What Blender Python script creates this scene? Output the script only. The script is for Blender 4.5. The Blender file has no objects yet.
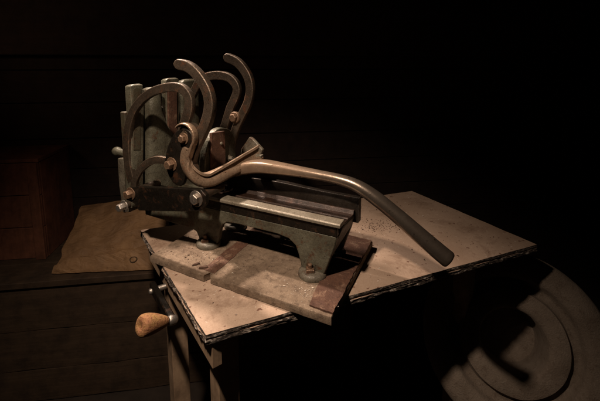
import bpy, bmesh, math, random
from mathutils import Vector, Matrix, noise

random.seed(7)
SC = bpy.context.scene
COL = SC.collection

# ------------------------------------------------------------------ camera
CAM_H, F_PX, PITCH, HORIZON = 0.55, 360.0, math.radians(8), 62.0
cam_data = bpy.data.cameras.new('camera')
cam = bpy.data.objects.new('camera', cam_data)
COL.objects.link(cam)
cam.location = (0, 0, CAM_H)
cam.rotation_euler = (math.radians(90) - PITCH, 0, 0)
cam_data.sensor_width = 36.0
cam_data.lens = 36.0 * F_PX / 600.0
CY = HORIZON + F_PX * math.tan(PITCH)
cam_data.shift_y = -(200.5 - CY) / 600.0
cam_data.clip_start = 0.02
cam_data.clip_end = 60
SC.camera = cam

# ------------------------------------------------------------------ world, lamps, exposure
world = bpy.data.worlds.new('World')
SC.world = world
world.use_nodes = True
bg = world.node_tree.nodes['Background']
bg.inputs['Color'].default_value = (1.0, 0.8, 0.6, 1)
bg.inputs['Strength'].default_value = 0.0006


def spot(name, loc, target, power, size, blend, radius, color):
    d = bpy.data.lights.new(name, 'SPOT')
    d.energy = power
    d.spot_size = math.radians(size)
    d.spot_blend = blend
    d.shadow_soft_size = radius
    d.color = color
    o = bpy.data.objects.new(name, d)
    COL.objects.link(o)
    o.location = loc
    o.rotation_euler = (Vector(target) - Vector(loc)).to_track_quat('-Z', 'Y').to_euler()
    return o


spot('work_lamp', (-0.36, 0.30, 1.12), (-0.29, 0.74, 0.0), 73, 94, 1.0, 0.03, (1.0, 0.775, 0.595))
spot('side_lamp', (-0.62, 1.34, 1.12), (-0.16, 0.80, 0.0), 104, 56, 1.0, 0.03, (1.0, 0.78, 0.63))
spot('wall_fill_spot', (-1.75, 0.95, 0.70), (-1.0, 2.0, 0.62), 2.6, 88, 1.0, 0.05, (1.0, 0.62, 0.42))  # added unseen spot that gives the upper-left wall its faint glow
SC.view_settings.view_transform = 'Standard'
SC.view_settings.look = 'None'
SC.view_settings.exposure = 0.0
SC.view_settings.gamma = 1.0

# ------------------------------------------------------------------ measuring helpers
FW = Vector((0, math.cos(PITCH), -math.sin(PITCH)))
UP = Vector((0, math.sin(PITCH), math.cos(PITCH)))
EYE = Vector((0, 0, CAM_H))


def ray(x, y):
    return Vector(((x - 300) / F_PX, 0, 0)) + UP * ((CY - y) / F_PX) + FW


def on_z(x, y, z):
    d = ray(x, y)
    return EYE + d * ((z - CAM_H) / d.z)


def on_y(x, y, yy):
    d = ray(x, y)
    return EYE + d * (yy / d.y)


# frame of the press: u along the trough, v away from the viewer, z up
TH = math.radians(-27.0)
U = Vector((math.cos(TH), math.sin(TH), 0))
V = Vector((-math.sin(TH), math.cos(TH), 0))
ORG = on_z(152, 257, 0.017)
ORG.z = 0


def loc_of(w):
    w = w - ORG
    return Vector((w.dot(U), w.dot(V), w.z))


def pv(x, y, v):                      # point of the press in the plane v = const
    d = ray(x, y)
    return loc_of(EYE + d * ((v - (EYE - ORG).dot(V)) / d.dot(V)))


def pu(x, y, u):                      # point of the press in the plane u = const
    d = ray(x, y)
    return loc_of(EYE + d * ((u - (EYE - ORG).dot(U)) / d.dot(U)))


# ------------------------------------------------------------------ material helpers
def new_mat(name):
    m = bpy.data.materials.new(name)
    m.use_nodes = True
    nt = m.node_tree
    b = nt.nodes['Principled BSDF']
    return m, nt, b


def tex_noise(nt, vec, scale, detail=6, rough=0.6, dist=0.0):
    n = nt.nodes.new('ShaderNodeTexNoise')
    n.inputs['Scale'].default_value = scale
    n.inputs['Detail'].default_value = detail
    n.inputs['Roughness'].default_value = rough
    n.inputs['Distortion'].default_value = dist
    nt.links.new(vec, n.inputs['Vector'])
    return n


def ramp(nt, fac, stops, interp='LINEAR'):
    r = nt.nodes.new('ShaderNodeValToRGB')
    r.color_ramp.interpolation = interp
    e = r.color_ramp.elements
    while len(e) < len(stops):
        e.new(0.5)
    for k, (p, c) in enumerate(stops):
        e[k].position = p
        e[k].color = (c, c, c, 1) if isinstance(c, (int, float)) else (*c, 1)
    nt.links.new(fac, r.inputs['Fac'])
    return r


def mix(nt, fac, a, b):
    n = nt.nodes.new('ShaderNodeMix')
    n.data_type = 'RGBA'
    for sock, val in ((n.inputs[0], fac), (n.inputs[6], a), (n.inputs[7], b)):
        if hasattr(val, 'links') or isinstance(val, bpy.types.NodeSocket):
            nt.links.new(val, sock)
        elif isinstance(val, (int, float)):
            sock.default_value = val
        else:
            sock.default_value = (*val, 1)
    return n.outputs[2]


def coords(nt, scale=(1, 1, 1)):
    c = nt.nodes.new('ShaderNodeTexCoord')
    m = nt.nodes.new('ShaderNodeMapping')
    m.inputs['Scale'].default_value = scale
    nt.links.new(c.outputs['Object'], m.inputs['Vector'])
    return m.outputs['Vector']


def bump(nt, b, height, strength=0.4, dist=0.002):
    n = nt.nodes.new('ShaderNodeBump')
    n.inputs['Strength'].default_value = strength
    n.inputs['Distance'].default_value = dist
    nt.links.new(height, n.inputs['Height'])
    nt.links.new(n.outputs['Normal'], b.inputs['Normal'])


def worn_metal(name, base, second, rust, rust_amt=0.55, metallic=0.4, rough=(0.35, 0.65), grain=90, bmp=0.35, pits=True, edge=None):
    """cast or painted metal with blotches, rust patches, dark pits and a grainy skin"""
    m, nt, b = new_mat(name)
    v = coords(nt)
    n1 = tex_noise(nt, v, 18, 8, 0.65)
    n2 = tex_noise(nt, v, 34, 10, 0.7, 0.4)
    n3 = tex_noise(nt, v, grain * 3, 4, 0.6)
    c = mix(nt, ramp(nt, n1.outputs['Fac'], [(0.35, 0.0), (0.65, 1.0)]).outputs['Color'], base, second)
    rmask = ramp(nt, n2.outputs['Fac'], [(rust_amt, 0.0), (rust_amt + 0.1, 1.0)])
    c = mix(nt, rmask.outputs['Color'], c, rust)
    if pits:
        n4 = tex_noise(nt, v, grain * 1.6, 3, 0.5)
        pm = ramp(nt, n4.outputs['Fac'], [(0.66, 0.0), (0.71, 1.0)])
        c = mix(nt, pm.outputs['Color'], c, tuple(x * 0.25 for x in rust))
    n5 = tex_noise(nt, v, 260, 5, 0.75)
    n6 = tex_noise(nt, v, 70, 8, 0.75, 0.3)
    c = mix(nt, ramp(nt, n5.outputs['Fac'], [(0.45, 0.0), (0.68, 0.55)]).outputs['Color'], c, tuple(x * 0.35 for x in second))
    c = mix(nt, ramp(nt, n6.outputs['Fac'], [(0.52, 0.0), (0.66, 0.6)]).outputs['Color'], c, tuple(x * 0.4 for x in second))
    if edge:                                    # bare metal on rubbed edges, with their lit highlights put into the colour
        bv = nt.nodes.new('ShaderNodeBevel')
        bv.samples = 6
        bv.inputs['Radius'].default_value = 0.0035
        ge = nt.nodes.new('ShaderNodeNewGeometry')
        dt = nt.nodes.new('ShaderNodeVectorMath')
        dt.operation = 'DOT_PRODUCT'
        nt.links.new(bv.outputs['Normal'], dt.inputs[0])
        nt.links.new(ge.outputs['Normal'], dt.inputs[1])
        em = ramp(nt, dt.outputs['Value'], [(0.80, 1.0), (0.985, 0.0)])
        er = ramp(nt, n2.outputs['Fac'], [(0.38, 0.15), (0.60, 1.0)])
        ml = nt.nodes.new('ShaderNodeMath')
        ml.operation = 'MULTIPLY'
        nt.links.new(em.outputs['Color'], ml.inputs[0])
        nt.links.new(er.outputs['Color'], ml.inputs[1])
        c = mix(nt, ml.outputs[0], c, edge)
    nt.links.new(c, b.inputs['Base Color'])
    rr = ramp(nt, n6.outputs['Fac'], [(0.35, rough[0]), (0.65, rough[1] + .08)])
    nt.links.new(rr.outputs['Color'], b.inputs['Roughness'])
    mr = ramp(nt, n2.outputs['Fac'], [(rust_amt, metallic), (rust_amt + 0.1, metallic * 0.2)])
    nt.links.new(mr.outputs['Color'], b.inputs['Metallic'])
    add = nt.nodes.new('ShaderNodeMath')
    add.operation = 'ADD'
    nt.links.new(n3.outputs['Fac'], add.inputs[0])
    nt.links.new(n2.outputs['Fac'], add.inputs[1])
    bump(nt, b, add.outputs[0], bmp, 0.0015)
    return m


def wood(name, dark, light, axis=(3, 40, 40), rough=0.75, bmp=0.4, spots=None):
    m, nt, b = new_mat(name)
    v = coords(nt, axis)
    n1 = tex_noise(nt, v, 1.6, 10, 0.65, 0.6)
    v2 = coords(nt)
    n2 = tex_noise(nt, v2, 14, 8, 0.7)
    c = mix(nt, ramp(nt, n1.outputs['Fac'], [(0.3, 0.0), (0.7, 1.0)]).outputs['Color'], dark, light)
    dirt = ramp(nt, n2.outputs['Fac'], [(0.42, 0.0), (0.66, 0.75)])
    c = mix(nt, dirt.outputs['Color'], c, tuple(x * 0.45 for x in dark))
    if spots:
        n3 = tex_noise(nt, v2, 120, 3, 0.5)
        c = mix(nt, ramp(nt, n3.outputs['Fac'], [(0.64, 0.0), (0.68, 1.0)]).outputs['Color'], c, spots)
    nt.links.new(c, b.inputs['Base Color'])
    b.inputs['Roughness'].default_value = rough
    bump(nt, b, n1.outputs['Fac'], bmp, 0.002)
    return m


def particle_board(name):
    m, nt, b = new_mat(name)
    v = coords(nt)
    big = tex_noise(nt, v, 5, 8, 0.62)
    fine = tex_noise(nt, v, 260, 5, 0.7)
    c = mix(nt, ramp(nt, big.outputs['Fac'], [(0.35, 0.0), (0.68, 1.0)]).outputs['Color'], (0.45, 0.335, 0.255), (0.30, 0.21, 0.15))
    c = mix(nt, ramp(nt, fine.outputs['Fac'], [(0.35, 0.0), (0.75, 0.6)]).outputs['Color'], c, (0.27, 0.18, 0.125))
    sp = tex_noise(nt, v, 60, 3, 0.5)
    c = mix(nt, ramp(nt, sp.outputs['Fac'], [(0.655, 0.0), (0.70, 0.9)]).outputs['Color'], c, (0.12, 0.05, 0.03))
    wh = tex_noise(nt, v, 95, 2, 0.5)
    c = mix(nt, ramp(nt, wh.outputs['Fac'], [(0.70, 0.0), (0.74, 0.8)]).outputs['Color'], c, (0.62, 0.55, 0.48))
    st = tex_noise(nt, v, 9, 6, 0.75, 0.5)
    c = mix(nt, ramp(nt, st.outputs['Fac'], [(0.52, 0.0), (0.70, 0.8)]).outputs['Color'], c, (0.16, 0.095, 0.06))
    nt.links.new(c, b.inputs['Base Color'])
    b.inputs['Roughness'].default_value = 0.85
    bump(nt, b, fine.outputs['Fac'], 0.5, 0.001)
    return m


def crumpled_paper(name):
    m, nt, b = new_mat(name)
    v = coords(nt)
    n1 = tex_noise(nt, v, 7, 6, 0.6, 0.6)
    n2 = tex_noise(nt, v, 40, 8, 0.7)
    c = mix(nt, ramp(nt, n1.outputs['Fac'], [(0.35, 0.0), (0.65, 1.0)]).outputs['Color'], (0.33, 0.19, 0.09), (0.20, 0.112, 0.053))
    c = mix(nt, ramp(nt, n2.outputs['Fac'], [(0.55, 0.0), (0.75, 0.7)]).outputs['Color'], c, (0.12, 0.065, 0.03))
    nt.links.new(c, b.inputs['Base Color'])
    b.inputs['Roughness'].default_value = 0.7
    vs = coords(nt, (3, 9, 3))
    n3 = tex_noise(nt, vs, 3.0, 3, 0.5, 1.2)
    bump(nt, b, n3.outputs['Fac'], 0.55, 0.03)
    return m


def old_grip(name):
    m, nt, b = new_mat(name)
    v = coords(nt)
    n1 = tex_noise(nt, v, 38, 8, 0.7)
    n2 = tex_noise(nt, v, 190, 5, 0.7)
    c = mix(nt, ramp(nt, n1.outputs['Fac'], [(0.38, 0.0), (0.62, 1.0)]).outputs['Color'], (0.29, 0.125, 0.058), (0.31, 0.18, 0.06))
    c = mix(nt, ramp(nt, n2.outputs['Fac'], [(0.50, 0.0), (0.62, 0.8)]).outputs['Color'], c, (0.16, 0.06, 0.025))
    nt.links.new(c, b.inputs['Base Color'])
    b.inputs['Roughness'].default_value = 0.75
    bump(nt, b, n2.outputs['Fac'], 0.9, 0.003)
    return m


def grimy_board(name):
    m, nt, b = new_mat(name)
    v = coords(nt)
    vg = coords(nt, (5, 50, 50))
    g = tex_noise(nt, vg, 1.8, 10, 0.7, 0.5)
    big = tex_noise(nt, v, 11, 9, 0.7, 0.4)
    fine = tex_noise(nt, v, 150, 6, 0.75)
    dirt = tex_noise(nt, v, 58, 9, 0.78)
    grit = tex_noise(nt, v, 420, 4, 0.7)
    c = mix(nt, ramp(nt, g.outputs['Fac'], [(0.3, 0.0), (0.7, 1.0)]).outputs['Color'], (0.17, 0.120, 0.080), (0.24, 0.178, 0.125))
    c = mix(nt, ramp(nt, big.outputs['Fac'], [(0.42, 0.0), (0.62, 0.85)]).outputs['Color'], c, (0.10, 0.066, 0.042))
    c = mix(nt, ramp(nt, dirt.outputs['Fac'], [(0.50, 0.0), (0.64, 0.85)]).outputs['Color'], c, (0.055, 0.034, 0.02))
    c = mix(nt, ramp(nt, grit.outputs['Fac'], [(0.52, 0.0), (0.66, 0.7)]).outputs['Color'], c, (0.07, 0.045, 0.03))
    c = mix(nt, ramp(nt, fine.outputs['Fac'], [(0.58, 0.0), (0.70, 0.6)]).outputs['Color'], c, (0.40, 0.33, 0.26))
    nt.links.new(c, b.inputs['Base Color'])
    b.inputs['Roughness'].default_value = 0.9
    ad = nt.nodes.new('ShaderNodeMath')
    ad.operation = 'ADD'
    nt.links.new(g.outputs['Fac'], ad.inputs[0])
    nt.links.new(fine.outputs['Fac'], ad.inputs[1])
    bump(nt, b, ad.outputs[0], 0.7, 0.0025)
    return m


def frayed(name):
    m, nt, b = new_mat(name)
    v = coords(nt, (1, 1, 3))
    n = tex_noise(nt, v, 75, 8, 0.75)
    r = ramp(nt, n.outputs['Fac'], [(0.42, (0.015, 0.011, 0.009)), (0.52, (0.07, 0.05, 0.037)), (0.58, (0.36, 0.31, 0.265)), (0.70, (0.62, 0.58, 0.54))])
    nt.links.new(r.outputs['Color'], b.inputs['Base Color'])
    b.inputs['Roughness'].default_value = 0.95
    bump(nt, b, n.outputs['Fac'], 1.0, 0.004)
    return m


def plain(name, color, rough=0.8, metallic=0.0, scale=40, var=0.5, bmp=0.3):
    m, nt, b = new_mat(name)
    v = coords(nt)
    n = tex_noise(nt, v, scale, 8, 0.65)
    c = mix(nt, ramp(nt, n.outputs['Fac'], [(0.3, 0.0), (0.7, 1.0)]).outputs['Color'], tuple(x * (1 - var) for x in color), color)
    nt.links.new(c, b.inputs['Base Color'])
    b.inputs['Roughness'].default_value = rough
    b.inputs['Metallic'].default_value = metallic
    bump(nt, b, n.outputs['Fac'], bmp, 0.002)
    return m


M_PAINT = worn_metal('grey_green_enamel', (0.185, 0.168, 0.13), (0.085, 0.07, 0.05), (0.075, 0.035, 0.018), 0.56, 0.05, (0.34, 0.6), 90, 0.45, edge=(0.30, 0.27, 0.20))
M_DARKPAINT = worn_metal('grime_and_shade_enamel', (0.075, 0.066, 0.042), (0.04, 0.034, 0.02), (0.05, 0.022, 0.01), 0.54, 0.05, (0.4, 0.65), 90, 0.45, edge=(0.17, 0.14, 0.10))  # also serves as painted shade in the first rib's recess
M_HEAD = worn_metal('cast_green_paint', (0.145, 0.142, 0.105), (0.06, 0.054, 0.036), (0.07, 0.035, 0.018), 0.55, 0.12, (0.24, 0.5), 70, 0.8, edge=(0.34, 0.31, 0.24))
M_FRAME = worn_metal('dirty_frame_paint', (0.138, 0.136, 0.100), (0.062, 0.056, 0.038), (0.075, 0.034, 0.016), 0.53, 0.1, (0.26, 0.52), 80, 0.7, edge=(0.27, 0.24, 0.175))
M_ARM = worn_metal('brown_cast_iron', (0.105, 0.079, 0.058), (0.058, 0.043, 0.031), (0.085, 0.034, 0.016), 0.54, 0.55, (0.30, 0.5), 110, 0.55, edge=(0.55, 0.40, 0.28))
M_YOKE = worn_metal('tan_cast_iron', (0.34, 0.24, 0.165), (0.22, 0.15, 0.10), (0.15, 0.068, 0.034), 0.56, 0.5, (0.27, 0.45), 100, 0.45, edge=(0.58, 0.43, 0.31))
M_HANDLE = worn_metal('worn_steel_bar', (0.36, 0.31, 0.27), (0.24, 0.20, 0.17), (0.10, 0.05, 0.03), 0.66, 0.9, (0.30, 0.42), 70, 0.2)
M_BLACK = worn_metal('black_steel_and_shade', (0.028, 0.023, 0.018), (0.014, 0.011, 0.008), (0.05, 0.022, 0.011), 0.54, 0.6, (0.28, 0.5), 100, 0.5, edge=(0.16, 0.12, 0.09))  # also serves as painted shade under the near rail strip
M_RAILSTEEL = worn_metal('dark_rail_steel', (0.035, 0.027, 0.02), (0.018, 0.013, 0.009), (0.05, 0.02, 0.01), 0.58, 0.5, (0.3, 0.5), 100, 0.3, edge=(0.42, 0.36, 0.29))  # dark throughout, with much paler edges
M_BED = worn_metal('oily_rust_bed', (0.034, 0.016, 0.009), (0.015, 0.008, 0.005), (0.06, 0.026, 0.013), 0.56, 0.3, (0.35, 0.6), 120, 0.5, edge=(0.12, 0.065, 0.04))
M_BOLT = worn_metal('rusty_bolt', (0.22, 0.14, 0.09), (0.12, 0.07, 0.043), (0.10, 0.035, 0.016), 0.56, 0.5, (0.35, 0.55), 160, 0.6, False, edge=(0.48, 0.32, 0.2))
M_BRIGHT = worn_metal('bright_steel', (0.50, 0.46, 0.42), (0.30, 0.26, 0.22), (0.09, 0.045, 0.025), 0.58, 0.85, (0.25, 0.45), 160, 0.5, False)
M_RUST = worn_metal('rust_plate', (0.125, 0.058, 0.034), (0.075, 0.034, 0.021), (0.21, 0.125, 0.08), 0.53, 0.1, (0.6, 0.9), 140, 1.0)
M_RAIL = worn_metal('pale_rail_top', (0.27, 0.24, 0.19), (0.175, 0.15, 0.112), (0.10, 0.055, 0.03), 0.62, 0.3, (0.32, 0.5), 110, 0.3)
M_BOARD = grimy_board('dusty_board')
M_TOP = particle_board('particle_board')
M_FRAY = frayed('frayed_board_edge')
M_LEG = wood('bench_timber', (0.33, 0.22, 0.14), (0.44, 0.31, 0.2), (40, 40, 3), 0.7, 0.3)
M_GRIP = old_grip('worn_wood_grip')
def lever_metal():
    m, nt, b = new_mat('lever_steel')
    v = coords(nt)
    sx = nt.nodes.new('ShaderNodeSeparateXYZ')
    nt.links.new(v, sx.inputs[0])
    n1 = tex_noise(nt, v, 30, 8, 0.7)
    n2 = tex_noise(nt, v, 90, 5, 0.6)
    ad = nt.nodes.new('ShaderNodeMath')
    ad.operation = 'MULTIPLY_ADD'
    nt.links.new(n1.outputs['Fac'], ad.inputs[0])
    ad.inputs[1].default_value = 0.12
    nt.links.new(sx.outputs['X'], ad.inputs[2])
    g = ramp(nt, ad.outputs[0], [(0.40, 0.0), (0.60, 1.0)])
    a = mix(nt, ramp(nt, n1.outputs['Fac'], [(0.35, 0.0), (0.65, 1.0)]).outputs['Color'], (0.32, 0.228, 0.158), (0.21, 0.145, 0.10))
    h = mix(nt, ramp(nt, n1.outputs['Fac'], [(0.35, 0.0), (0.65, 1.0)]).outputs['Color'], (0.30, 0.25, 0.205), (0.19, 0.15, 0.12))
    c = mix(nt, g.outputs['Color'], a, h)
    c = mix(nt, ramp(nt, n2.outputs['Fac'], [(0.66, 0.0), (0.70, 1.0)]).outputs['Color'], c, (0.03, 0.018, 0.012))
    nt.links.new(c, b.inputs['Base Color'])
    mr = ramp(nt, g.outputs['Color'], [(0.0, 0.45), (1.0, 0.85)])
    nt.links.new(mr.outputs['Color'], b.inputs['Metallic'])
    rr = ramp(nt, n1.outputs['Fac'], [(0.3, 0.20), (0.7, 0.36)])
    nt.links.new(rr.outputs['Color'], b.inputs['Roughness'])
    bump(nt, b, n2.outputs['Fac'], 0.3, 0.001)
    return m


M_LEVER = lever_metal()
def stone(name):
    m, nt, b = new_mat(name)
    v = coords(nt)
    n1 = tex_noise(nt, v, 9, 9, 0.7, 0.3)
    n2 = tex_noise(nt, v, 45, 8, 0.75)
    n3 = tex_noise(nt, v, 240, 5, 0.7)
    c = mix(nt, ramp(nt, n1.outputs['Fac'], [(0.35, 0.0), (0.65, 1.0)]).outputs['Color'], (0.23, 0.185, 0.145), (0.155, 0.118, 0.088))
    c = mix(nt, ramp(nt, n2.outputs['Fac'], [(0.54, 0.0), (0.68, 0.8)]).outputs['Color'], c, (0.095, 0.062, 0.042))
    c = mix(nt, ramp(nt, n3.outputs['Fac'], [(0.56, 0.0), (0.68, 0.6)]).outputs['Color'], c, (0.30, 0.255, 0.21))
    nt.links.new(c, b.inputs['Base Color'])
    b.inputs['Roughness'].default_value = 0.92
    ad = nt.nodes.new('ShaderNodeMath')
    ad.operation = 'ADD'
    nt.links.new(n2.outputs['Fac'], ad.inputs[0])
    nt.links.new(n3.outputs['Fac'], ad.inputs[1])
    bump(nt, b, ad.outputs[0], 0.9, 0.004)
    return m


M_STONE = stone('dusty_stone')
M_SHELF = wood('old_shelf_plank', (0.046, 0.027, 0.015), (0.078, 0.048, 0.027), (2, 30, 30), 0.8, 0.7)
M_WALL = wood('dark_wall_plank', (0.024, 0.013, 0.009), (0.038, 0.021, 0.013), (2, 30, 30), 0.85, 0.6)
M_CRATE = wood('red_brown_crate', (0.15, 0.056, 0.03), (0.23, 0.09, 0.05), (30, 30, 3), 0.75, 0.5)
M_PAPER = crumpled_paper('brown_paper')
M_INK = plain('faded_ink', (0.07, 0.04, 0.02), 0.9, 0, 60, 0.3, 0.1)
M_FLOOR = plain('dirt_floor', (0.04, 0.028, 0.02), 0.95, 0, 8, 0.5, 0.6)
M_CHIP = plain('dark_wood_chip', (0.07, 0.035, 0.02), 0.9, 0, 90, 0.4, 0.6)
M_CRUMB = plain('pale_crumb', (0.55, 0.48, 0.40), 0.9, 0, 200, 0.3, 0.2)


# ------------------------------------------------------------------ mesh helpers
def finish(name, bm, mat, parent=None, bevel=0.0, segs=2, angle=35, sub=0, weld=True):
    if weld:
        bmesh.ops.remove_doubles(bm, verts=bm.verts, dist=1e-6)
    bmesh.ops.recalc_face_normals(bm, faces=bm.faces)
    me = bpy.data.meshes.new(name)
    lim = math.radians(angle)
    for f in bm.faces:
        f.smooth = True
    for e in bm.edges:
        if len(e.link_faces) == 2 and e.calc_face_angle(0) > lim:
            e.smooth = False
    bm.to_mesh(me)
    bm.free()
    o = bpy.data.objects.new(name, me)
    COL.objects.link(o)
    mats = mat if isinstance(mat, (list, tuple)) else [mat]
    for mm in mats:
        me.materials.append(mm)
    if parent:
        o.parent = parent
    if bevel:
        md = o.modifiers.new('bevel', 'BEVEL')
        md.width = bevel
        md.segments = segs
        md.limit_method = 'ANGLE'
        md.angle_limit = math.radians(angle)
        md.harden_normals = True
    if sub:
        md = o.modifiers.new('sub', 'SUBSURF')
        md.levels = sub
        md.render_levels = sub
    return o


def thing(name, label, cat, loc=(0, 0, 0), rz=0.0, group=None):
    o = bpy.data.objects.new(name, None)
    COL.objects.link(o)
    o.empty_display_size = 0.05
    o.location = loc
    o.rotation_euler = (0, 0, rz)
    tag(o, label, cat, group)
    return o


def tag(o, label, cat, group=None):
    o['label'] = label
    o['category'] = cat
    if group:
        o['group'] = group
    return o


def structure(o):
    o['kind'] = 'structure'
    return o


def box(bm, a, b, mi=0):
    vs = [bm.verts.new((x, y, z)) for x in (a[0], b[0]) for y in (a[1], b[1]) for z in (a[2], b[2])]
    for q in ((0, 1, 3, 2), (4, 6, 7, 5), (0, 4, 5, 1), (2, 3, 7, 6), (0, 2, 6, 4), (1, 5, 7, 3)):
        f = bm.faces.new([vs[i] for i in q])
        f.material_index = mi


def loft(bm, rings, close=True, caps=True, cyc=False):
    R = [[bm.verts.new(p) for p in r] for r in rings]
    n = len(R[0])
    pairs = list(zip(R[:-1], R[1:])) + ([(R[-1], R[0])] if cyc else [])
    for a, b in pairs:
        for i in range(n if close else n - 1):
            j = (i + 1) % n
            bm.faces.new((a[i], a[j], b[j], b[i]))
    if caps and not cyc:
        bm.faces.new(R[0][::-1])
        bm.faces.new(R[-1])
    return R


def catmull(P, n=8):
    P = [Vector(p) for p in P]
    out = []
    for i in range(len(P) - 1):
        p0 = P[i - 1] if i else P[0] * 2 - P[1]
        p1, p2 = P[i], P[i + 1]
        p3 = P[i + 2] if i + 2 < len(P) else P[-1] * 2 - P[-2]
        for k in range(n):
            t = k / n
            out.append(0.5 * ((2 * p1) + (p2 - p0) * t + (2 * p0 - 5 * p1 + 4 * p2 - p3) * t * t + (3 * p1 - p0 - 3 * p2 + p3) * t ** 3))
    out.append(P[-1])
    return out


def ribbon(bm, path, width, v0, v1, round_start=False, round_end=False, crown=0.0028):
    """a flat curved bar lying in the u-z plane between v0 and v1 with chamfered corners and slightly crowned faces"""
    N = len(path)
    rings = []

    def ring(c, nrm, w):
        h = w / 2
        t = v1 - v0
        cr = min(crown, h * 0.6)
        pts = [(-h, v0 + t * .22), (-h + cr * .3, v0 + t * .06), (-h + cr, v0), (h - cr, v0), (h - cr * .3, v0 + t * .06), (h, v0 + t * .22),
               (h, v1 - t * .22), (h - cr * .3, v1 - t * .06), (h - cr, v1), (-h + cr, v1), (-h + cr * .3, v1 - t * .06), (-h, v1 - t * .22)]
        return [(c.x + nrm[0] * a, v, c.z + nrm[1] * a) for a, v in pts]
    tang = []
    for i in range(N):
        d = path[min(i + 1, N - 1)] - path[max(i - 1, 0)]
        L = math.hypot(d.x, d.z) or 1
        tang.append((d.x / L, d.z / L))
    wd = width if callable(width) else (lambda s: width)
    if round_start:
        w = wd(0)
        for a in (80, 60, 40, 20):
            q = math.radians(a)
            c = Vector((path[0].x - tang[0][0] * math.sin(q) * w / 2, 0, path[0].z - tang[0][1] * math.sin(q) * w / 2))
            rings.append(ring(c, (-tang[0][1], tang[0][0]), w * math.cos(q)))
    for i in range(N):
        rings.append(ring(path[i], (-tang[i][1], tang[i][0]), wd(i / (N - 1))))
    if round_end:
        w = wd(1)
        for a in (20, 40, 60, 80):
            q = math.radians(a)
            c = Vector((path[-1].x + tang[-1][0] * math.sin(q) * w / 2, 0, path[-1].z + tang[-1][1] * math.sin(q) * w / 2))
            rings.append(ring(c, (-tang[-1][1], tang[-1][0]), w * math.cos(q)))
    loft(bm, rings)


def sweep(bm, path, sect, up=Vector((0, 0, 1))):
    """sweep section points (side, up) along a 3-D path; sect may be a function of the fraction along it"""
    N = len(path)
    rings = []
    for i in range(N):
        t = (path[min(i + 1, N - 1)] - path[max(i - 1, 0)]).normalized()
        s = t.cross(up)
        if s.length < 1e-4:
            s = Vector((1, 0, 0))
        s.normalize()
        u2 = s.cross(t)
        pts = sect(i / (N - 1)) if callable(sect) else sect
        rings.append([path[i] + s * a + u2 * b for a, b in pts])
    loft(bm, rings)


def plate(bm, outline, v0, v1):
    """outline of (u,z) extruded from v0 to v1"""
    a = [bm.verts.new((p[0], v0, p[1])) for p in outline]
    b = [bm.verts.new((p[0], v1, p[1])) for p in outline]
    n = len(a)
    bm.faces.new(a)
    bm.faces.new(b[::-1])
    for i in range(n):
        j = (i + 1) % n
        bm.faces.new((a[i], b[i], b[j], a[j]))


def lathe(bm, prof, segs=32, mtx=Matrix()):
    """profile of (radius, height) turned round z then placed by mtx"""
    rings = []
    for r, h in prof:
        rings.append([mtx @ Vector((r * math.cos(2 * math.pi * k / segs), r * math.sin(2 * math.pi * k / segs), h)) for k in range(segs)])
    loft(bm, rings, caps=True)


def frame(loc, zaxis):
    return Matrix.Translation(Vector(loc)) @ Vector(zaxis).to_track_quat('Z', 'Y').to_matrix().to_4x4()


def hexbolt(bm, loc, axis, r, head, washer=True, stub=0.0, turn=0.0):
    m = frame(loc, axis)
    h = 0.0
    if washer:
        lathe(bm, [(r * 1.45, 0), (r * 1.5, .001), (r * 1.45, .003), (r * .6, .0032)], 24, m)
        h = .003
    rings = []
    for rr, z in ((r, h), (r, h + head * .8), (r * .86, h + head)):
        rings.append([m @ Vector((rr * math.cos(turn + k * math.pi / 3), rr * math.sin(turn + k * math.pi / 3), z)) for k in range(6)])
    loft(bm, rings)
    if stub:
        lathe(bm, [(r * .5, h + head * .9), (r * .5, h + head + stub), (r * .38, h + head + stub + .002)], 16, m)


def jit(p, amp, freq, seed=0.0):
    return amp * noise.noise(Vector(p) * freq + Vector((seed, seed * 1.7, 3.1)))


# =================================================================== SETTING
bm = bmesh.new()
bmesh.ops.create_grid(bm, x_segments=40, y_segments=40, size=6)
for v in bm.verts:
    v.co.z = -1.035 + jit(v.co, 0.01, 3)
    v.co.y += 2.5
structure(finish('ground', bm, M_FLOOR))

# the plank wall behind, and the shelf of planks in front of it (both turned a little)
RS = math.radians(8)
SH0 = on_y(75, 279, 1.50)
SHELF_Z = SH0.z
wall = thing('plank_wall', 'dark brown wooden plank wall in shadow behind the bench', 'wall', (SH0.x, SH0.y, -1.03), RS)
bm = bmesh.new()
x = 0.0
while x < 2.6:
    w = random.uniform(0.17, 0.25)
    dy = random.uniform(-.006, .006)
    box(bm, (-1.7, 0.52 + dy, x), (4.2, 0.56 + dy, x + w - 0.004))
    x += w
finish('planks', bm, M_WALL, wall, 0.003, 1)

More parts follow.
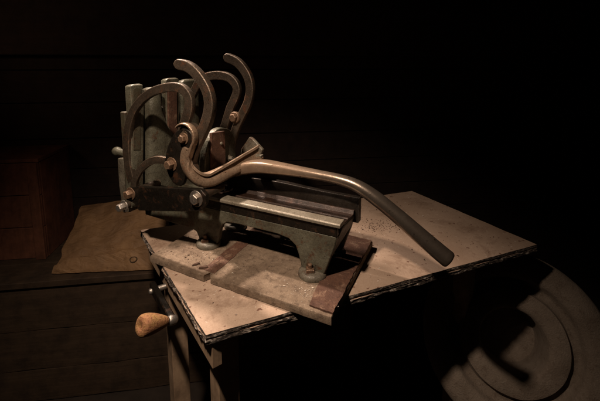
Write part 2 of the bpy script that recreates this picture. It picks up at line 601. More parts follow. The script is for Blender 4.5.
shelf = thing('plank_shelf', 'low dark wooden bench of wide horizontal planks along the wall', 'bench', (SH0.x, SH0.y, -1.03), RS)
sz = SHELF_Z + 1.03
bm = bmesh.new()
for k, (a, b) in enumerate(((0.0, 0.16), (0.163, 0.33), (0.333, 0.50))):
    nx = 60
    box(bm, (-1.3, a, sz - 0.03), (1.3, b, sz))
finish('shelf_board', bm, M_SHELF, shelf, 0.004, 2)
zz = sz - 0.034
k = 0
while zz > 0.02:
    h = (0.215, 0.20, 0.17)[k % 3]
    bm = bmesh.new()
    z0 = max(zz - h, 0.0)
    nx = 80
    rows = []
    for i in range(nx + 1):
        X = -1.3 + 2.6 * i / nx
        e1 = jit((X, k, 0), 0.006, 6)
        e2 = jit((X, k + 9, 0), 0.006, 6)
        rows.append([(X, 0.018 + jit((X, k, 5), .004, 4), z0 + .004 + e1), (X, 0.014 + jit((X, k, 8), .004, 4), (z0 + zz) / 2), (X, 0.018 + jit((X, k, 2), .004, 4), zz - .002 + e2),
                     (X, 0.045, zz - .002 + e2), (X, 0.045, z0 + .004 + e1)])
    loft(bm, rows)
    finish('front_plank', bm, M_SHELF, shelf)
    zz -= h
    k += 1

bm = bmesh.new()
far = thing('far_wall', 'far bare wall lost in darkness at the back of the room', 'wall', (0.5, 5.0, -1.03))
bm = bmesh.new()
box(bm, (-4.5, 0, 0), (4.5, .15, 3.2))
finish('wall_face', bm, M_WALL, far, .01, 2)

beam = thing('wall_beam', 'heavy dark timber beam high on the plank wall at upper left', 'beam', (SH0.x, SH0.y, 0.0), RS)
bm = bmesh.new()
box(bm, (-1.7, .40, .585), (4.2, .512, 1.02))
finish('timber', bm, M_WALL, beam, .008, 2)

# crate on the left of the shelf
cb = on_y(18, 252, 1.66)
crate = thing('wooden_crate', 'dark red brown wooden crate standing on the plank bench by the wall', 'crate', (cb.x, cb.y, SHELF_Z), RS)
bm = bmesh.new()
hh = 0.49
for k in range(3):
    box(bm, (-.34, 0, k * hh / 3 + .002), (.13, .016, (k + 1) * hh / 3 - .002))
finish('front_board', bm, M_CRATE, crate, .003, 1)
for sx in (-.34, .114):
    bm = bmesh.new()
    box(bm, (sx, .018, 0), (sx + .016, .30, hh))
    finish('side_board', bm, M_CRATE, crate, .003, 1)
for sx in (.085,):
    bm = bmesh.new()
    box(bm, (sx, -.016, 0), (sx + .045, -.001, hh))
    finish('corner_batten', bm, M_CRATE, crate, .003, 1)
bm = bmesh.new()
box(bm, (-.345, -.004, hh + .001), (.135, .305, hh + .018))
finish('lid', bm, M_CRATE, crate, .003, 1)

# brown paper sack leaning on the shelf
def sack_pt(x, y, d):
    return on_y(x, y, d)
sack = thing('paper_sack', 'flattened brown paper sack with a faded printed mark lying on the plank bench', 'paper sack', (0, 0, 0))
BL, BR, TR, TL = on_z(54, 273, SHELF_Z + .004), on_z(176, 268, SHELF_Z + .004), on_y(165, 197, 1.84), on_y(82, 208, 1.84)
bm = bmesh.new()
NX, NY = 40, 30
def sack_surface(s, t, lift):
    p = BL.lerp(BR, s).lerp(TL.lerp(TR, s), t)
    p = p + Vector((jit((s * 4, t * 4, 7), .010, 2.2), jit((s * 4, t * 4, 9), .008, 2.2), 0))
    z = jit((s * 3, t * 3, 1), .007, 1.6) + jit((s * 3, t * 3, 4), .006, 5) + lift
    edge = min(s, 1 - s, t, 1 - t)
    crease = 0.006 if (abs((t - .12) - .22 * s) < .03 and s > .05) else 0.0
    return p + Vector((0, 0, max(z * min(1, edge * 8) + .012, .002) - crease))
top = [[bm.verts.new(sack_surface(i / NX, j / NY, .012)) for j in range(NY + 1)] for i in range(NX + 1)]
bot = [[bm.verts.new(sack_surface(i / NX, j / NY, .012) - Vector((0, 0, .010))) for j in range(NY + 1)] for i in range(NX + 1)]
for i in range(NX):
    for j in range(NY):
        bm.faces.new((top[i][j], top[i + 1][j], top[i + 1][j + 1], top[i][j + 1]))
        bm.faces.new((bot[i][j], bot[i][j + 1], bot[i + 1][j + 1], bot[i + 1][j]))
for i in range(NX):
    bm.faces.new((top[i][0], bot[i][0], bot[i + 1][0], top[i + 1][0]))
    bm.faces.new((top[i][NY], top[i + 1][NY], bot[i + 1][NY], bot[i][NY]))
for j in range(NY):
    bm.faces.new((top[0][j], top[0][j + 1], bot[0][j + 1], bot[0][j]))
    bm.faces.new((top[NX][j], bot[NX][j], bot[NX][j + 1], top[NX][j + 1]))
finish('paper_body', bm, M_PAPER, sack)
# folded flap along the near edge, a second layer of paper
bm = bmesh.new()
rows = []
for i in range(41):
    s = i / 40
    r = []
    for t in (-.03, .02, .02 + .17 * s * .7 + .02):
        q = sack_surface(s, max(t, .0), .012) + Vector((0, -.002, .000 if t < .015 else (.012 if t < .05 else .030)))
        q += (BL - TL) * (0.03 if t < 0 else 0)
        r.append(q)
    rows.append([r[0], r[1], r[2], r[2] - Vector((0, 0, .003)), r[1] - Vector((0, 0, .003)), r[0] - Vector((0, 0, .003))])
loft(bm, rows)
finish('folded_flap', bm, M_PAPER, sack)
# faded print: a ring with a short line of marks
bm = bmesh.new()
c = (0.655, 0.050)
def flat(s, t):
    return sack_surface(s, t, .012) + Vector((0, -.006, .0185))
ring_o, ring_i = [], []
for k in range(24):
    a = 2 * math.pi * k / 24
    ring_o.append(flat(c[0] + .030 * math.cos(a), c[1] + .030 * math.sin(a)))
    ring_i.append(flat(c[0] + .022 * math.cos(a), c[1] + .021 * math.sin(a)))
vo = [bm.verts.new(p) for p in ring_o]
vi = [bm.verts.new(p) for p in ring_i]
for k in range(24):
    j = (k + 1) % 24
    bm.faces.new((vo[k], vo[j], vi[j], vi[k]))
finish('printed_mark', bm, M_INK, sack)
sack.location = BL
for ch in [o for o in COL.objects if o.parent == sack]:
    ch.location = -BL

# =================================================================== WORKBENCH
A, B, C, D = [on_z(x, y, 0) for x, y in ((206, 335), (140.5, 230), (412, 191), (537, 244.5))]
bench = thing('workbench', 'small rough workbench with a frayed particle board top on timber legs', 'workbench', (A.x, A.y, -1.03))
BO = Vector((A.x, A.y, -1.03))


def slab(name, corners, ztop, thick, amp, seed, mats, parent, inset=0.0):
    cen = sum(corners, Vector()) / 4
    loop = []
    for k in range(4):
        p, q = corners[k], corners[(k + 1) % 4]
        n = int((q - p).length / 0.006)
        for i in range(n):
            w = p.lerp(q, i / n)
            d = (w - cen).normalized()
            loop.append((w - d * inset, d))
    bm = bmesh.new()
    rings = []
    for fz, ex in ((0.0, 0.0), (0.18, .5), (0.45, 1.2), (0.75, 1.2), (1.0, .6)):
        ring = []
        for w, d in loop:
            a = jit((w.x, w.y, fz * .4), amp, 60, seed) + jit((w.x, w.y, fz * .2), amp * 1.3, 17, seed + 2) + abs(jit((w.x, w.y, fz), amp * ex, 150, seed + 5))
            q = w + d * a
            ring.append((q.x - BO.x, q.y - BO.y, ztop - thick * fz - BO.z + jit((w.x, w.y, fz), .0012, 90, seed)*(.0 if fz == 0 else 1)))
        rings.append(ring)
    R = [[bm.verts.new(p) for p in r] for r in rings]
    n = len(loop)
    for a, b in zip(R[:-1], R[1:]):
        for i in range(n):
            j = (i + 1) % n
            f = bm.faces.new((a[i], a[j], b[j], b[i]))
            f.material_index = 1
    bm.faces.new(R[0])
    bm.faces.new(R[-1][::-1])
    o = finish(name, bm, mats, parent, weld=False)
    return o


slab('top_sheet', [A, B, C, D], 0.0, 0.0085, .0012, 1.0, [M_TOP, M_FRAY], bench)
slab('under_sheet', [A, B, C, D], -0.0115, 0.0105, .0028, 4.0, [M_TOP, M_FRAY], bench, 0.0)
# frayed fibres along the edges of the sheets
eAB = (B - A).normalized()
eAD = (D - A).normalized()
nL = Vector((eAB.y, -eAB.x, 0))
if nL.x > 0:
    nL = -nL
nF = Vector((eAD.y, -eAD.x, 0))
if nF.y > 0:
    nF = -nF

# apron boards under the sheets
def board_between(name, p, q, inward, z0, z1, th, mat):
    bm = bmesh.new()
    n = inward
    pts = [p, q, q + n * th, p + n * th]
    vs = [[bm.verts.new((w.x - BO.x, w.y - BO.y, z - BO.z)) for w in pts] for z in (z0, z1)]
    bm.faces.new(vs[0][::-1])
    bm.faces.new(vs[1])
    for i in range(4):
        j = (i + 1) % 4
        bm.faces.new((vs[0][i], vs[0][j], vs[1][j], vs[1][i]))
    return finish(name, bm, mat, bench, .0015, 2)


inL = -nL
inF = -nF
pA = A + inL * .0015 + eAD * .010
board_between('apron', pA + eAB * .002, pA + eAB * .53, inL, -0.084, -0.0225, .022, M_LEG)
# legs: four square timber posts; the two on the left stand flush inside the apron
def leg_at(p, w=.052):
    bm = bmesh.new()
    a = eAB * w
    b = inL * w
    pts = [p, p + a, p + a + b, p + b]
    vs = [[bm.verts.new((q.x - BO.x, q.y - BO.y, z)) for q in pts] for z in (0.0, 1.03 - .0225)]
    bm.faces.new(vs[0][::-1])
    bm.faces.new(vs[1])
    for i in range(4):
        j = (i + 1) % 4
        bm.faces.new((vs[0][i], vs[0][j], vs[1][j], vs[1][i]))
    return finish('leg', bm, M_LEG, bench, .003, 2)


pin = pA + inL * .0225
leg_at(pin + eAB * .03)
leg_at(pin + eAB * .40)
leg_at(pin + eAD * .87 + eAB * .14)
# =================================================================== CRANK
hub = pA + eAB * 0.395
hub.z = -0.045
crank = thing('crank_handle', 'black iron crank arm with a worn orange wooden grip on the bench side', 'crank', hub)
# the arm runs parallel to the left apron, 3 cm outside it
def on_plane(x, y, p0, n):
    d = ray(x, y)
    return EYE + d * ((p0 - EYE).dot(n) / d.dot(n))
off = .035
pl0 = pA + nL * off
E0 = on_plane(153, 287, pl0, nL) - hub
E1 = on_plane(172, 320, pl0, nL) - hub
bm = bmesh.new()
dirn = (E1 - E0).normalized()
side = dirn.cross(nL).normalized()
rings = []
Larm = (E1 - E0).length
for t in (-.010, -.006, 0, .25, .5, .75, 1.0):
    c = E0 + dirn * (Larm * t if t > 0 else t)
    k = 1.0 if t >= 0 else (.6 if t < -.008 else .85)
    w, h = (.0145 - .003 * max(t, 0)) * k, .008 * k
    rings.append([c + side * a * w + nL * b * h for a, b in ((-1, -.7), (-.8, -1), (.8, -1), (1, -.7), (1, .7), (.8, 1), (-.8, 1), (-1, .7))])
loft(bm, rings)
finish('crank_arm', bm, M_BLACK, crank, .001, 1)
bm = bmesh.new()
lathe(bm, [(.008, -.030), (.008, .012), (.006, .015)], 20, frame(E0 + dirn * .018, nL))
finish('crank_shaft', bm, M_BRIGHT, crank, .001, 1)
G1 = on_plane(139.5, 326, pl0 + nL * .075, nL) - hub
ax = (G1 - E1).normalized()
fr = frame(E1, ax)
bm = bmesh.new()
lathe(bm, [(.006, -.01), (.0115, -.008), (.012, .006), (.010, .010), (.0085, .012)], 24, fr)
finish('ferrule', bm, M_BRIGHT, crank, .0008, 1)
bm = bmesh.new()
LG = (G1 - E1).length
prof = [(.0085, .012), (.0115, .018), (.0150, LG * .33), (.0195, LG * .50), (.0228, LG * .68), (.0240, LG * .84), (.0228, LG * .94), (.0185, LG * .985), (.010, LG * .99), (.007, LG * .97), (.001, LG * .95)]
lathe(bm, prof, 40, fr)
for v in bm.verts:
    v.co += (v.co - E1).normalized() * jit(v.co, .0016, 55, 2)
grip = finish('wooden_grip', bm, M_GRIP, crank, sub=1)

# =================================================================== STONE WHEEL
WD = 1.05
WC = on_y(514, 342, WD)
wn = Vector((-0.30, -0.80, 0.42)).normalized()
# slide down along the lean so that the rim stands on the ground
R = 0.277
wheel = thing('stone_wheel', 'large pale stone grinding wheel with stepped rings leaning behind the bench', 'stone wheel', (WC.x, WC.y, -1.03))
bm = bmesh.new()
fr = frame((0, 0, WC.z + 1.03), wn)
prof = [(.0012, -.150), (.060, -.150), (.094, -.148), (.098, -.120), (.100, -.012), (.107, -.003), (.118, .0), (.148, .0), (.160, -.003), (.165, -.020), (.170, -.028), (.188, -.030), (.196, -.024), (.200, -.006), (.207, .002),
        (.222, .0065), (.262, .005), (.278, -.002), (.286, -.014), (.287, -.05), (.284, -.16), (.270, -.18), (.0012, -.18)]
KS = R / .285
rings = []
for r, h in prof:
    rings.append([fr @ Vector((r * KS * math.cos(2 * math.pi * k / 96), r * KS * math.sin(2 * math.pi * k / 96), h)) for k in range(96)])
loft(bm, rings, cyc=True, caps=False)
for v in bm.verts:
    n = jit(v.co, .006, 9, 3) + jit(v.co, .0030, 40, 1)
    v.co += wn * n
finish('wheel_body', bm, M_STONE, wheel, angle=50)
# timber chock that holds the wheel up off the ground
low = WC.z - R * math.sqrt(1 - wn.z ** 2) + 1.03
bm = bmesh.new()
box(bm, (-.16, -.02, 0), (.16, .14, low + .010))
block = finish('timber_block', bm, M_LEG, None, .004, 2)
block.location = (WC.x, WC.y, -1.03)
tag(block, 'rough timber block on the floor propping up the pale stone wheel', 'block')

# =================================================================== PRESS
press = thing('lever_press', 'old cast iron hand lever press with curved hooks bolted to a dusty wooden board', 'hand press', ORG, TH)

# --- base board
bm = bmesh.new()
BT = 0.019
nu, nvv = 90, 4
outl = []
def edge_pts(p, q, n):
    return [Vector(p).lerp(Vector(q), i / n) for i in range(n)]
notch = 0.203
cnr = [(-.008, .0), (.188, -.004), (.194, .014), (.206, .012), (.209, -.002), (.532, .0), (.519, .360), (-.02, .355)]
loop = []
for k in range(len(cnr)):
    p, q = cnr[k], cnr[(k + 1) % len(cnr)]
    L = math.dist(p, q)
    loop += edge_pts((p[0], p[1], 0), (q[0], q[1], 0), max(int(L / .008), 1))
R0, R1, R2 = [], [], []
for w in loop:
    jx, jy = jit(w, .0016, 50, 2), jit(w, .0016, 50, 7)
    R0.append(bm.verts.new((w.x + jx, w.y + jy, .0015)))
    R1.append(bm.verts.new((w.x + jx * .4, w.y + jy * .4, BT * .85)))
    R2.append(bm.verts.new((w.x + jx + (.0016 if w.x < .2 else -.0016), w.y + jy + (.0016 if w.y < .1 else -.0016), BT)))
n = len(loop)
for a, b in ((R0, R1), (R1, R2)):
    for i in range(n):
        j = (i + 1) % n
        bm.faces.new((a[i], a[j], b[j], b[i]))
bm.faces.new(R2)
bm.faces.new(R0[::-1])
board = finish('base_board', bm, M_BOARD, press, weld=False)


def strap(quad, z0, z1, seed):
    bm = bmesh.new()
    q = [Vector((a, b, 0)) for a, b in quad]
    loop = []
    for k in range(4):
        L = (q[(k + 1) % 4] - q[k]).length
        loop += edge_pts(q[k], q[(k + 1) % 4], max(int(L / .006), 2))
    top, bot = [], []
    for w in loop:
        a = Vector((jit(w, .0022, 70, seed), jit(w, .0022, 70, seed + 3), 0)) + Vector((jit(w, .003, 22, seed), 0, 0))
        top.append(bm.verts.new((w.x + a.x, w.y + a.y, z1 + jit(w, .0008, 30, seed))))
        bot.append(bm.verts.new((w.x + a.x, w.y + a.y, z0)))
    n = len(loop)
    for i in range(n):
        j = (i + 1) % n
        bm.faces.new((bot[i], bot[j], top[j], top[i]))
    bm.faces.new(top)
    return finish('iron_strap', bm, M_RUST, board, weld=False)


strap([(.170, .016), (.208, .014), (.190, .300), (.150, .300)], BT - .003, BT + .0012, 1)
strap([(.474, .012), (.530, .010), (.517, .357), (.420, .357)], BT - .003, BT + .004, 5)

Z0 = BT + .0005
# --- body casting: near side frame with two legs and an arch, far side frame the same
def frame_outline(front):
    up = [(-.150, .070), (-.165, .085), (-.165, .150)]
    pts = [(-.165, .060), (.035, .056), (.052, .050), (.060, .035), (.062, .024), (.125, .024), (.136, .045), (.142, .075), (.152, .094), (.168, .104), (.21, .107),
           (.33, .107), (.365, .102), (.385, .088), (.394, .065), (.400, .040), (.404, .024), (.462, .024), (.470, .045), (.480, .075), (.492, .110), (.496, .130), (.496, .1365), (-.165, .1365)]
    return pts


for v0, v1 in ((.118, .134), (.236, .250)):
    bm = bmesh.new()
    plate(bm, frame_outline(True), v0, v1)
    finish('side_frame', bm, M_FRAME, press, .004, 3)


# feet: rounded pads at the bottom of each leg with a square headed bolt
def foot(u, v, sgn):
    bm = bmesh.new()
    lathe(bm, [(.036, Z0), (.037, Z0 + .003), (.035, Z0 + .011), (.029, Z0 + .015), (.0, Z0 + .0155)][:4] + [(.002, Z0 + .0155)], 40, Matrix.Translation((u, v, 0)) @ Matrix.Diagonal((1, .92, 1, 1)))
    f = finish('foot', bm, M_PAINT, press, angle=50)
    bm = bmesh.new()
    m = Matrix.Translation((u - .002, v - .010 * sgn, Z0 + .0152)) @ Matrix.Rotation(.5, 4, 'Z')
    rings = [[m @ Vector((a * s, b * s, z)) for a, b in ((-1, -1), (1, -1), (1, 1), (-1, 1))] for s, z in ((.0105, 0), (.0105, .007), (.009, .0085))]
    loft(bm, rings)
    lathe(bm, [(.0058, .008), (.0058, .018), (.004, .020)], 14, m)
    finish('foot_bolt', bm, M_BOLT, f, .0008, 1)


foot(.096, .121, 1)
foot(.432, .121, 1)
foot(.096, .249, -1)
foot(.432, .249, -1)

# near rail: pale flat strip on a web coloured black for the strip's shade
bm = bmesh.new()
prof = [(.110, .163), (.110, .170), (.113, .173), (.140, .1745), (.143, .170), (.143, .163)]
loft(bm, [[(u, v, z) for v, z in prof] for u in (.07, .2, .35, .503, .5075)])
finish('near_rail', bm, M_RAIL, press, .0015, 2)
bm = bmesh.new()
box(bm, (-.15, .1165, .1368), (.497, .1395, .1629))
finish('rail_web', bm, M_BLACK, press, .002, 2)

# trough bed, its ledge, and the tall far rail
bm = bmesh.new()
prof = [(.143, .158), (.143, .163), (.172, .160), (.176, .164), (.180, .160), (.214, .157), (.220, .166), (.226, .166), (.226, .150), (.143, .150)]
loft(bm, [[(u, v, z) for v, z in prof] for u in (.02, .25, .505)])
finish('trough_bed', bm, M_BED, press, .0012, 2)
bm = bmesh.new()
rings = []
for i in range(41):
    t = i / 40
    u = .05 + .465 * t
    bul = .006 * math.exp(-((t - .45) / .22) ** 2)
    zt = .199 - .002 * t + bul
    vt = bul * .5
    rings.append([(u, .2265, .130), (u, .2275, .172), (u, .231 - vt, zt - .004), (u, .233 - vt, zt), (u, .246, zt + .001), (u, .249, zt - .003), (u, .249, .130)])
loft(bm, rings)
finish('far_rail', bm, M_RAILSTEEL, press, .0012, 2)
# end web of the trough, a sloping pale gusset between the two rails
bm = bmesh.new()
vs = [(.500, .1345), (.506, .1345), (.506, .226), (.500, .226)]
zt = [.157, .157, .150, .150]
zb = [.060, .060, .118, .118]
a = [bm.verts.new((p[0] - .035 * (1 if k < 2 else .3), p[1], zb[k])) for k, p in enumerate(vs)]
b = [bm.verts.new((p[0], p[1], zt[k])) for k, p in enumerate(vs)]
bm.faces.new(a[::-1])
bm.faces.new(b)
for i in range(4):
    j = (i + 1) % 4
    bm.faces.new((a[i], a[j], b[j], b[i]))
finish('end_web', bm, M_PAINT, press, .002, 2)

# --- press head on the left: a transverse ribbed block
HU = -0.155
def hp(x, y, u=HU):
    p = pu(x, y, u)
    return p.y, p.z


bm = bmesh.new()
def vbar(bm, xs_y, u0, u1, rnd=.004):
    """bar of the head: outline in px traced in the plane u1, extruded back to u0"""
    pts = [hp(x, y, u1) for x, y in xs_y]
    a = [bm.verts.new((u1, v, z)) for v, z in pts]
    b = [bm.verts.new((u0, v, z)) for v, z in pts]
    n = len(a)
    bm.faces.new(a)
    bm.faces.new(b[::-1])
    for i in range(n):
        j = (i + 1) % n
        bm.faces.new((a[i], a[j], b[j], b[i]))


# back plate
bm = bmesh.new()
v_l, _ = hp(131, 150)
v_r, _ = hp(198, 150)
box(bm, (HU - .040, v_l, .10), (HU - .018, v_r, .40))
finish('head_plate', bm, M_DARKPAINT, press, .004, 2)


def column(px_l, px_r, y_top, y_bot, u0, depth, mat, flare=None, name='head_rib', cap=True, flat=.6, dome=3.0):
    """half round upright rib; flare(t) widens the right side toward the bottom"""
    bm = bmesh.new()
    rings = []
    N = 24
    for i in range(N + 1):
        t = i / N
        y = y_top + (y_bot - y_top) * t
        if cap and i >= 5:
            y = max(y, y_top + dome + .5 + .4 * (i - 5))
        vl, z = hp(px_l, y, u0)
        vr, _ = hp(px_r + (flare(t) if flare else 0), y, u0)
        z = hp((px_l + px_r) / 2, y, u0)[1]
        c, h = (vl + vr) / 2, (vr - vl) / 2
        k = 1.0
        if cap and i < 5:
            z0, zt2 = hp(px_l, y_top, u0)[1], hp(px_l, y_top + dome, u0)[1]
            q = (0, .32, .6, .85, 1.0)[i]
            z = z0 + (zt2 - z0) * (1 - math.cos(q * math.pi / 2)) + (hp((px_l + px_r) / 2, y_top, u0)[1] - z0)
            k = max(.12, math.sin(q * math.pi / 2))
        ring = []
        for j in range(13):
            a = math.pi * j / 12
            ring.append((u0 + depth * k * math.sin(a) ** flat, c - h * math.cos(a) * (.35 + .65 * k), z))
        ring += [(u0 - .018 * k, c + h * .95 * (.35 + .65 * k), z), (u0 - .018 * k, c - h * .95 * (.35 + .65 * k), z)]
        rings.append(ring)
    loft(bm, rings)
    return finish(name, bm, mat, press, angle=45)


column(130, 142.5, 84, 205, HU - .004, .008, M_HEAD, lambda t: -1.0 * t, flat=.15, dome=2.5)
column(146.5, 158.5, 87, 200, HU, .024, M_HEAD, lambda t: 110 * max(0, min(t, .52) - .14) ** 1.8)
column(165.5, 178.5, 78, 185, HU - .004, .006, M_HEAD, flat=.15, dome=2.5)
column(181, 196.5, 79, 190, HU - .004, .012, M_HEAD, lambda t: 4 * t, flat=.3, dome=3.5)
# dark plate painting the shaded recess of the first rib
bm = bmesh.new()
vbar(bm, [(133, 90), (135, 88), (141.2, 88.5), (141.5, 92), (140.5, 150), (133.5, 150)], HU + .0035, HU + .0062)
finish('slot_shade', bm, M_DARKPAINT, press, .001, 1)
# rusty guide bar standing against the third rib
bm = bmesh.new()
vbar(bm, [(168.5, 84), (177, 83), (177.5, 178), (169, 178)], HU + .0025, HU + .010)
finish('guide_bar', bm, M_RUST, press, .001, 1)
# --- left end: corner post, boss and clamp knob
bm = bmesh.new()
p0, p1 = pv(118.5, 158, .085), pv(122, 212, .085)
plate(bm, [(p0.x, p0.z), (p0.x + .030, p0.z + .004), (p0.x + .034, p0.z - .06), (p1.x + .045, p1.z + .01), (p1.x + .01, p1.z), (p0.x - .002, p0.z - .09)], .080, .125)
finish('corner_post', bm, M_PAINT, press, .004, 2)
bm = bmesh.new()
k0 = pv(114.5, 151, .10)
lathe(bm, [(.011, -.06), (.011, -.012), (.0145, -.006), (.015, .004), (.0125, .011), (.0065, .0155), (.001, .0165)], 24, frame((k0.x + .014, .10, k0.z), (-1, 0, .05)))
finish('clamp_knob', bm, M_HEAD, press)

# --- near side linkage (all in planes of constant v, nearest first)
NV = .060            # plane of the near arms
FV = .285            # plane of the far arms
WA = .0275

near_arch_px = [(133, 190), (129, 176), (126.5, 163), (125.3, 150), (125.5, 138), (127.5, 124), (132, 111), (140, 100), (150, 92.5), (162, 88.3), (173, 87.2), (181, 89.5), (186.5, 96), (188, 104), (186.5, 113), (183.5, 123), (181, 133)]
arch = catmull([pv(x, y, NV + .0075) for x, y in near_arch_px], 6)
bm = bmesh.new()
ribbon(bm, arch, lambda s: WA * (1.0 + .12 * math.cos(s * 6)), NV + .0075, NV + .0235, True, True)
finish('arch_arm', bm, M_ARM, press, angle=22)

hook_px = [(177.5, 64.5), (185, 66.3), (192.5, 71.5), (199.5, 80), (205, 90), (207.8, 101), (207.3, 112), (204, 124), (199, 135), (193.5, 146), (190, 155), (188.5, 163), (190.5, 170)]
hook = catmull([pv(x, y, NV - .012) for x, y in hook_px], 6)
bm = bmesh.new()
ribbon(bm, hook, lambda s: .0275 + .003 * s, NV - .0125, NV + .0065, True, True)
finish('hook_arm', bm, M_ARM, press, angle=22)

# small arc link from the lower left pivot up to the middle bolt
arc_px = [(134, 191), (136, 180), (141, 170), (149, 162.5), (158, 159.5), (168, 160.5)]
arc = catmull([pv(x, y, NV - .008) for x, y in arc_px], 6)
bm = bmesh.new()
ribbon(bm, arc, .021, NV - .016, NV - .0045, True, True)
finish('arc_link', bm, M_ARM, press, angle=22)

# oval cheek plate of the yoke: dark face, rim lightened by wear and painted highlight
def rounded(pts_px, v, n=6):
    P = [pv(x, y, v) for x, y in pts_px]
    P = catmull(P + [P[0]], n)[:-1]
    return [(p.x, p.z) for p in P]


cheek_px = [(182, 128.5), (189, 131), (192, 138), (190.5, 149), (187.5, 159), (185, 170), (184, 180), (181, 186), (174, 184), (168.5, 176), (165, 164), (165.5, 154), (169, 143), (174.5, 133)]
bm = bmesh.new()
plate(bm, rounded(cheek_px, NV - .030), NV - .030, NV - .0165)
finish('cheek_plate', bm, [M_BLACK], press, .003, 3)
# worn collar round the top of the cheek
bm = bmesh.new()
cc = pv(184.5, 136.5, NV - .026)
path = []
for a in range(-40, 138, 8):
    q = math.radians(a)
    path.append(Vector((cc.x + .034 * math.cos(q), 0, cc.z + .033 * math.sin(q))))
tail = [pv(191, 150, NV - .026), pv(187.8, 160, NV - .026), pv(185.5, 170, NV - .026)]
path = [Vector((p.x, 0, p.z)) for p in tail[::-1]] + path
ribbon(bm, catmull(path, 3), lambda s: .0078 - .004 * max(0, s - .45) / .55, NV - .032, NV - .0128, True, True, .002)
finish('collar', bm, M_YOKE, press, angle=50)

bm = bmesh.new()
p = pv(187.5, 134.5, NV - .012)
lathe(bm, [(.026, -.0128), (.0285, -.010), (.0285, .0125), (.026, .0145)], 36, frame((p.x, NV - .003, p.z), (0, 1, 0)))
finish('hook_hub', bm, M_ARM, press, angle=22)

# dark link bar between the lower pivot and the body
link_px = [(127, 189), (138, 187), (160, 188), (185, 189), (200, 190), (205, 196), (205, 205), (200, 211.5), (180, 212), (155, 211.5), (138, 211), (134, 204), (125, 200)]
bm = bmesh.new()
P = [pv(x, y, NV - .036) for x, y in link_px]
plate(bm, [(p.x, p.z) for p in P], NV - .034, NV - .020)
finish('link_bar', bm, M_BLACK, press, .0025, 2)

# pins and bolts on the near side
def near_bolt(x, y, v, r, head, mat=M_BOLT, turn=.3, stub=0.0, washer=True):
    bm = bmesh.new()
    p = pv(x, y, v)
    hexbolt(bm, p, (0, -1, 0), r, head, washer, stub, turn)
    return finish('hex_bolt', bm, mat, press, .0008, 1)


near_bolt(131, 193.5, NV - .034, .0125, .016)
near_bolt(124.5, 206, NV - .014, .0120, .020, M_BRIGHT, .1)
near_bolt(196.5, 198.5, NV - .034, .0145, .010, M_BRIGHT, .5)
near_bolt(172, 164, NV - .030, .0125, .016, M_BOLT, .2)
near_bolt(184, 138.5, NV - .030, .0105, .010, M_BOLT, .7)
# through pins that join the layers
for x, y, va, vb, r in ((131, 193, NV - .034, .125, .012), (196.5, 198, NV - .034, .125, .012), (172, 164, NV - .030, NV + .05, .011), (184.5, 135, NV - .03, NV + .035, .011), (124.5, 206, NV - .014, .11, .010)):
    bm = bmesh.new()
    p = pv(x, y, va)
    lathe(bm, [(r, 0), (r, vb - va)], 20, frame(p, (0, 1, 0)))
    finish('pivot_pin', bm, M_ARM, press)

# --- far side linkage
far_arch_px = [(200, 80.5), (206, 77.3), (217, 75.3), (228, 77.3), (235, 83.5), (237, 91), (234.5, 99), (230.5, 107.5), (227.5, 117), (224, 128), (219, 142)]
P = [pv(x, y, FV) for x, y in far_arch_px]
# the hidden left half repeats the near arm
first = P[0]
near_top = min(range(len(arch)), key=lambda i: abs(arch[i].z - first.z) + (0 if arch[i].x < 0 else 9))
lead = [Vector((p.x - .0, FV, p.z)) for p in arch[:near_top:10] if p.x > -.11]
pathF = catmull(lead[:-1] + P, 6)
bm = bmesh.new()
ribbon(bm, pathF, lambda s: WA, FV - .006, FV + .010, True, True)
finish('arch_arm', bm, M_ARM, press, angle=22)
hookF_px = [(232, 58), (240.5, 62), (247.5, 69.5), (252.3, 79), (253.8, 90), (251.5, 102), (246, 113.5), (241, 124), (237, 136), (234, 150), (233, 160)]
hookF = catmull([pv(x, y, FV) for x, y in hookF_px], 6)
bm = bmesh.new()
ribbon(bm, hookF, lambda s: .0285 - .003 * s, FV - .026, FV - .0085, True, True)
finish('hook_arm', bm, M_ARM, press, angle=22)
bm = bmesh.new()
p = pv(235.5, 117.5, FV - .026)
lathe(bm, [(.018, -.004), (.019, .004), (.017, .008)], 28, frame((p.x, FV - .026, p.z), (0, -1, 0)))
hexbolt(bm, (p.x, FV - .034, p.z), (0, -1, 0), .0135, .010, False, 0, .2)
lathe(bm, [(.010, 0), (.010, .05)], 16, frame((p.x, FV - .03, p.z), (0, 1, 0)))
finish('hex_bolt', bm, M_BOLT, press, .0012, 2)

# --- pusher: rounded tombstone plate with a rusty bar down its middle
TU = 0.100
tomb_px = [(206, 185), (205, 165), (207, 148), (211, 137), (217, 130), (223, 128), (230, 130), (234.5, 138), (236, 150), (236.5, 172), (236, 180)]
P = [pu(x, y, TU) for x, y in tomb_px]
Ps = catmull(P, 5)
bm = bmesh.new()
a = [bm.verts.new((TU, p.y, p.z)) for p in Ps]
b = [bm.verts.new((TU - .022, p.y, p.z)) for p in Ps]
n = len(a)
bm.faces.new(a)
bm.faces.new(b[::-1])
for i in range(n):
    j = (i + 1) % n
    bm.faces.new((a[i], a[j], b[j], b[i]))
finish('pusher_plate', bm, M_HEAD, press, .003, 3, 40)
bm = bmesh.new()
vbar(bm, [(211.5, 133), (225, 131), (226, 172), (212, 176)], TU + .0005, TU + .009)
finish('pusher_bar', bm, M_RUST, press, .0015, 2)
bm = bmesh.new()
p = pu(218.5, 143, TU)
lathe(bm, [(.0045, .008), (.005, .012), (.003, .014)], 16, frame((TU, p.y, p.z), (1, 0, 0)))
finish('pusher_rivet', bm, M_RAIL, press, .0006, 1)
bm = bmesh.new()
p = pu(229, 158, TU)
hexbolt(bm, (TU, p.y, p.z), (1, 0, 0), .007, .012, True, .006, .2)
